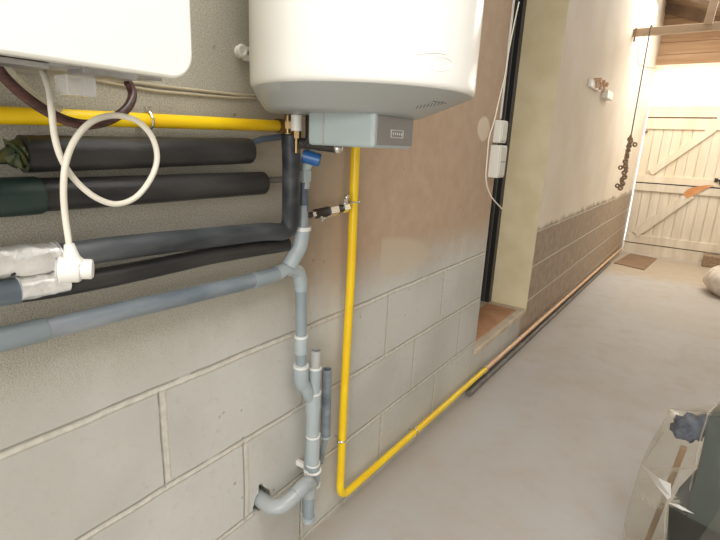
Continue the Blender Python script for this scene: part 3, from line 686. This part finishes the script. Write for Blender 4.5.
# ================================================================ YELLOW GAS PIPE
gp = thing('gas_pipe', V((.03, 1.16, .085)), 'bright yellow gas pipe, along the wall, down and along the floor to the gate', 'gas pipe')
GX = .032; r_g = .0135
def gz(y): return .108-.0205*y
top = [wx(-60, 113.5, GX), wx(0, 115.2, GX), wx(140, 120.2, GX), wx(282, 126.2, GX)]
link('upper_run', tb(top+[V((GX, .90, 1.337)), V((GX, .94, 1.372)), V((GX, 1.0, 1.385)), V((GX, 1.12, 1.385))], r_g*.96, seg=20), 'yellow', gp)
dn_ = fillet([V((GX, 1.08, 1.385)), V((GX, 1.168, 1.383)), V((GX, 1.172, .9)), V((GX, 1.160, .5)), V((GX, 1.158, gz(1.16))), V((GX, 1.45, gz(1.45)))], .055)
link('downpipe', tb(dn_, r_g, seg=20), 'yellow', gp)
link('floor_run', tb([V((GX, 1.40, gz(1.40))), V((GX, 2.2, gz(2.2))), V((GX, 2.55, gz(2.55)))], r_g, seg=20), 'yellow', gp)
o = link('floor_run', tb([V((GX, 2.52, gz(2.52))), V((GX, 5, gz(5))), V((GX, 8.0, gz(8.0)))], r_g*.97, seg=18), 'copper', gp); o['label'] = 'dull tan copper stretch'
link('brass_union', tb([wx(277, 126, GX), wx(283, 126.3, GX)], .017, seg=6), 'brass', gp)
def pipe_clip(c, axis, par=gp):
    b_ = NBM(); c = V(c); torus(b_, c, axis, r_g+.0022, .0028, seg=22, rs=7)
    ax_ = V(axis).normalized(); side = ax_.cross(V((1, 0, 0))).normalized()
    for s in (-1, 1):
        q = c+side*s*(r_g+.006); box(b_, q-V((.004, .0045, .0045)), q+V((.004, .0045, .0045))); tube(b_, [q-V((.008, 0, 0)), q+V((.008, 0, 0))], .003, seg=8)
    tube(b_, [c-V((r_g, 0, 0)), V((0, c.y, c.z))], .004, seg=8)
    link('pipe_clip', b_, 'chrome', par)
q = wx(148, 120.5, GX); pipe_clip(q, (0, 1, .02))
pipe_clip((GX, 1.171, wx(352, 202, GX).z), (0, 0, 1)); pipe_clip((GX, 1.159, wx(341, 440, GX).z), (0, 0, 1))
pipe_clip((GX, 1.70, gz(1.70)), (0, 1, 0)); pipe_clip((GX, 2.54, gz(2.54)), (0, 1, 0))
for v_, y0 in ((0, 1.25),):
    pass
# grey conduit on floor
cdp = [V((.030, y, floor_z(y)+.0165)) for y in (2.32, 3.5, 5.2, 7.0)]
tag(link('floor_conduit', tb(cdp, .016, seg=14), 'conduit'), 'dull grey conduit on the floor under the copper stretch of pipe', 'conduit')
# ================================================================ WALL CABLES
for lab, px, r in (('upper of two dirty beige cables running behind boiler and heater', [(60, 72), (100, 79), (130, 82), (170, 87), (215, 92), (245, 95), (285, 96)], .0032), ('lower of two dirty beige cables running behind boiler and heater', [(70, 76), (100, 81), (150, 90), (190, 94), (230, 97.5), (250, 98), (285, 102)], .003)):
    pts = [wx(u, v, r+.0005) for u, v in px]
    tag(link('wall_cable', tb(catmull(pts, 6), r, seg=8), 'dirty_cable'), lab, 'cable')
# white eyelet on wall
ac = wx(239, 52, .0)
an = thing('wall_anchor', ac, 'small white eyelet anchor on the wall left of the water heater', 'anchor')
b_ = NBM(); tube(b_, [ac, ac+V((.012, 0, 0))], .013, seg=18); torus(b_, ac+V((.012, -.002, .002)), (1, 0, 0), .010, .0035, seg=20, rs=8); link('eyelet', b_, 'white_plastic', an)
b_ = NBM(); box(b_, ac+V((0, .008, -.016)), ac+V((.010, .03, -.004))); box(b_, ac+V((0, .006, .004)), ac+V((.010, .026, .013))); link('lug', b_, 'white_plastic', an, bevel=.002)
# ================================================================ SOCKET BOXES BY DOORWAY
trk = NBM(); box(trk, (0, JN-.022, 1.44), (.005, JN-.002, 2.6)); tag(link('cable_trunking', trk, 'box_cream', smooth=False, bevel=.002), 'thin white cable trunking running up the wall edge by the doorway', 'trunking')
def wbox(name, y0, y1, z0, z1, d, lab, cat):
    t = thing(name, (0, (y0+y1)/2, z0), lab, cat)
    b_ = NBM(); box(b_, (0, y0, z0), (d, y1, z1)); link('housing', b_, 'box_cream', t, smooth=False, bevel=.005)
    b_ = NBM(); box(b_, (d-.001, y0+.008, z0+.01), (d+.004, y1-.008, z1-.01)); link('cover', b_, 'box_cream', t, smooth=False, bevel=.002); return t
wbox('junction_box', JN-.085, JN-.003, 1.325, 1.43, .04, 'smaller white box above the other, on the wall edge by the doorway', 'junction box')
t = wbox('socket_box', JN-.10, JN-.003, 1.16, 1.315, .05, 'larger white socket box, lower of two, on the wall edge by the doorway', 'socket')
b_ = NBM(); box(b_, (.053, JN-.08, 1.235), (.056, JN-.025, 1.24)); link('seam', b_, 'panel_grey', t, smooth=False)
cpts = [wx(519, 2, .015), wx(514, 25, .014), wx(509, 50, .012), wx(505, 75, .01), wx(499, 100, .008), wx(494, 122, .006), wx(489, 138, .005), wx(487, 160, .006), wx(486, 180, .012), wx(491, 196, .03), wx(502, 209, .05)]
tag(link('thin_cable', tb(catmull(cpts, 7), .0030, seg=10), 'cable'), 'thin cream cable curving down beside the white boxes at the doorway', 'cable')
# ================================================================ FLOOR MAT, BLOCK, SACK
def slab(name, pts, h, m, lab, cat):
    b_ = NBM(); lo = [b_.verts.new((x, y, floor_z(y))) for x, y in pts]; hi = [b_.verts.new((x, y, floor_z(y)+h)) for x, y in pts]
    b_.faces.new(lo); b_.faces.new(hi)
    for k in range(4): b_.faces.new((lo[k], lo[(k+1) % 4], hi[(k+1) % 4], hi[k]))
    return tag(link(name, b_, m, smooth=False), lab, cat)
slab('floor_panel', [(.07, 7.1), (.15, 8.10), (.50, 8.0), (.44, 6.95)], .012, 'board_brown', 'flat brown board on the floor in front of the gate', 'board')
b_ = NBM(); q = floor_z(7.95); box(b_, (1.03, 7.92, q), (1.28, 8.12, q+.155)); tag(link('wood_block', b_, 'rust', smooth=False, bevel=.006), 'weathered brown block on the floor against the gate at far right', 'block')
def lump(c, rad, seed, amp=.25, sub=4):
    b_ = NBM(); bmesh.ops.create_icosphere(b_, subdivisions=sub, radius=1); random.seed(seed)
    ds = [V([random.gauss(0, 1) for _ in range(3)]).normalized() for _ in range(26)]
    for v in b_.verts:
        d = v.co.normalized(); s = 1+sum(amp*(.5-abs(d.dot(k)))*.25 for k in ds[:13])+sum(max(0, d.dot(k)-.8)*amp for k in ds[13:])
        v.co = V((d.x*rad[0]*s, d.y*rad[1]*s, d.z*rad[2]*s))
        v.co.z = max(v.co.z, -rad[2]*.6)
    for v in b_.verts: v.co += V(c)
    return b_
q = floor_z(6.35); tag(link('rubble_sack', lump((1.36, 6.3, q+.12), (.30, .30, .20), 5, .5), 'sack', angle=180), 'crumpled white woven sack slumped on the floor at the right edge', 'sack')

# ================================================================ CLEAR BAG AND CONTENTS (bottom right)
YB = 1.55
def by(u, v, y=YB): return wy(u, v, y)
outl = {}
# film: folded sheet, grid of points by column (left to right) and row (top to bottom); depths vary to make creases
rows = [
 [(668, 408, 1.66), (690, 409, 1.64), (712, 405, 1.60), (740, 402, 1.66), (780, 404, 1.70)],
 [(664, 420, 1.60), (688, 424, 1.52), (712, 414, 1.50), (742, 416, 1.56), (790, 416, 1.66)],
 [(652, 440, 1.62), (670, 444, 1.50), (704, 446, 1.46), (745, 440, 1.50), (795, 440, 1.64)],
 [(641, 464, 1.60), (668, 474, 1.48), (697, 476, 1.43), (745, 470, 1.46), (800, 465, 1.62)],
 [(634, 486, 1.58), (670, 500, 1.40), (695, 492, 1.42), (745, 492, 1.42), (800, 490, 1.60)],
 [(626, 515, 1.56), (668, 518, 1.43), (693, 512, 1.40), (742, 520, 1.40), (800, 520, 1.58)],
 [(620, 560, 1.55), (664, 560, 1.44), (690, 560, 1.41), (740, 560, 1.40), (800, 560, 1.56)]]
G = [[wy(u, v, y) for (u, v, y) in r] for r in rows]
# continue down to the floor
last = G[-1]; low = []
for k in (1, 2):
    t = k/2
    low.append([V((p.x+.02*math.sin(i*2+k), p.y+.02*math.cos(i*3+k), p.z*(1-t)+(floor_z(p.y)+.004)*t)) for i, p in enumerate(last)])
G += low
def refine(G, n=3):
    a = [catmull(r, n) for r in G]
    cols = [catmull([r[i] for r in a], n) for i in range(len(a[0]))]
    return [[c[j] for c in cols] for j in range(len(cols[0]))]
GG = refine(G, 4)
b_ = NBM(); random.seed(8)
grid = [[b_.verts.new(p) for p in r] for r in GG]
backy = 2.02
bgrid = []
for j, r in enumerate(GG):
    rowb = []
    for i, p in enumerate(r):
        t = i/(len(r)-1); w = math.sin(PI*t)
        rowb.append(b_.verts.new((p.x+.03*w*math.sin(j*.7), p.y+(.13*w*min(1, j/6))+.01, p.z-.03*w-.004)))
    bgrid.append(rowb)
for g_ in (grid, bgrid):
    for j in range(len(g_)-1):
        for i in range(len(g_[0])-1): b_.faces.new((g_[j][i], g_[j][i+1], g_[j+1][i+1], g_[j+1][i]))
R_, Cc = len(grid), len(grid[0])
for j in range(R_-1):
    for i in (0, Cc-1): b_.faces.new((grid[j][i], grid[j+1][i], bgrid[j+1][i], bgrid[j][i]))
bmesh.ops.remove_doubles(b_, verts=b_.verts, dist=.0005)
for v in b_.verts: v.co.z = max(v.co.z, floor_z(v.co.y)+.002)
bag = thing('plastic_bag', (1.15, 1.6, floor_z(1.6)), 'crumpled clear plastic bag standing on the floor at lower right', 'bag')
link('film', b_, 'film', bag, angle=180)
# bright folded edges
def fold(px, y, r=.0025):
    return tb([wy(u, v, yy) for (u, v), yy in zip(px, y)], r, seg=6)
for px, yy, r in (([(667, 408.5), (684, 410), (705, 411)], (1.655, 1.65, 1.61), .0022), ([(720, 402), (708, 413), (700, 440), (694, 470), (690, 490)], (1.58, 1.50, 1.45, 1.415, 1.40), .0022), ([(663, 432), (652, 449), (641, 465)], (1.59, 1.60, 1.59), .0018), ([(667, 502), (665, 525), (664, 560)], (1.40, 1.425, 1.43), .002)):
    link('folded_edge', fold(px, yy, r), 'film', bag)
def facet(name, px, yy, m):
    b_ = NBM(); f = b_.faces.new([b_.verts.new(wy(u, v, y)) for (u, v), y in zip(px, yy)])
    ex = bmesh.ops.extrude_face_region(b_, geom=[f]); bmesh.ops.translate(b_, verts=[e for e in ex['geom'] if isinstance(e, bmesh.types.BMVert)], vec=(0, .0015, 0))
    return link(name, b_, m, bag, smooth=False)
M['film_highlight'] = mat('fold_highlight_film', (.86, .84, .80), .12, spec=.9, alpha=.8)  # near-white film, paints sharp highlights on the bag folds
facet('fold_highlight', [(641, 464), (658, 478), (671, 484), (671, 497), (668, 500), (655, 484)], (1.55, 1.44, 1.41, 1.385, 1.38, 1.45), 'film_highlight')
facet('fold_highlight', [(669, 503), (679, 505), (694, 514), (680, 509)], (1.385, 1.375, 1.37, 1.375), 'film_highlight')
# contents
def prism(px, y, d, m, name, lab, cat, bev=.006, to_floor=False):
    pts = [wy(u, v, y) for u, v in px]
    if to_floor:
        for p in pts[-to_floor:]: p.z = floor_z(y)+.01
    b_ = NBM(); f = b_.faces.new([b_.verts.new(p) for p in pts]); ex = bmesh.ops.extrude_face_region(b_, geom=[f])
    bmesh.ops.translate(b_, verts=[e for e in ex['geom'] if isinstance(e, bmesh.types.BMVert)], vec=(.02, d, 0))
    return tag(link(name, b_, m, smooth=False, bevel=bev), lab, cat)
prism([(709, 417), (760, 412), (770, 560), (668, 560), (669, 506), (686, 512), (697, 488)], 1.52, .12, 'green_plastic', 'plastic_crate', 'dark green plastic box inside the clear bag', 'box', to_floor=2)
p = wy(694, 428, 1.60)
cl = NBM(); bmesh.ops.create_icosphere(cl, subdivisions=4, radius=1)
for v in cl.verts:
    d = v.co.copy(); f = 1+.09*math.sin(11*d.x+5*d.z)+.07*math.sin(19*d.z+9*d.x)+.06*math.sin(23*d.y+12*d.x)
    v.co = p+V((d.x*.052*f*(1+.3*d.z), d.y*.028*f, d.z*.042*f+.35*d.x*.052))
tag(link('bunched_cloth', cl, 'blue_cloth', angle=180), 'bunched dark blue cloth tucked in the top of the clear bag', 'cloth')
b_ = NBM(); pa = wy(684, 447, 1.575); pb = wy(676, 500, 1.50); pb2 = V((pa.x-.035, 1.66, floor_z(1.5)+.012)); bar(b_, pa, pb2, .016, .012, ref=V((0, 1, 0))); tag(link('wood_batten', b_, 'brown_wood', smooth=False, bevel=.002), 'thin brown wooden batten inside the clear bag', 'batten')

# ================================================================ LIGHT
w = bpy.data.worlds.new('world'); bpy.context.scene.world = w; w.use_nodes = True
bg = w.node_tree.nodes['Background']; bg.inputs[0].default_value = (1, .97, .92, 1); bg.inputs[1].default_value = 1.6
def area(name, loc, target, sx, sy, power, col):
    l = bpy.data.lights.new(name, 'AREA'); l.shape = 'RECTANGLE'; l.size = sx; l.size_y = sy; l.energy = power; l.color = col
    o = bpy.data.objects.new(name, l); C.objects.link(o); o.location = loc
    o.rotation_euler = (V(target)-V(loc)).to_track_quat('-Z', 'Y').to_euler(); return o
area('rooflight_near', (1.35, .2, 2.80), (.9, .3, 0), 1.1, 3.2, 64, (1, .99, .98))
area('rooflight_far', (.95, 6.6, 2.95), (.6, 6.6, 0), 1.6, 2.1, 64, (1, .92, .80))
area('open_door_daylight', (2.0, -2.6, 1.5), (.3, 1.6, .8), 1.6, 2.0, 78, (.98, .99, 1))
sc_ = bpy.context.scene
sc_.view_settings.view_transform = 'Standard'; sc_.view_settings.look = 'None'; sc_.view_settings.gamma = 1; sc_.view_settings.exposure = 0.0
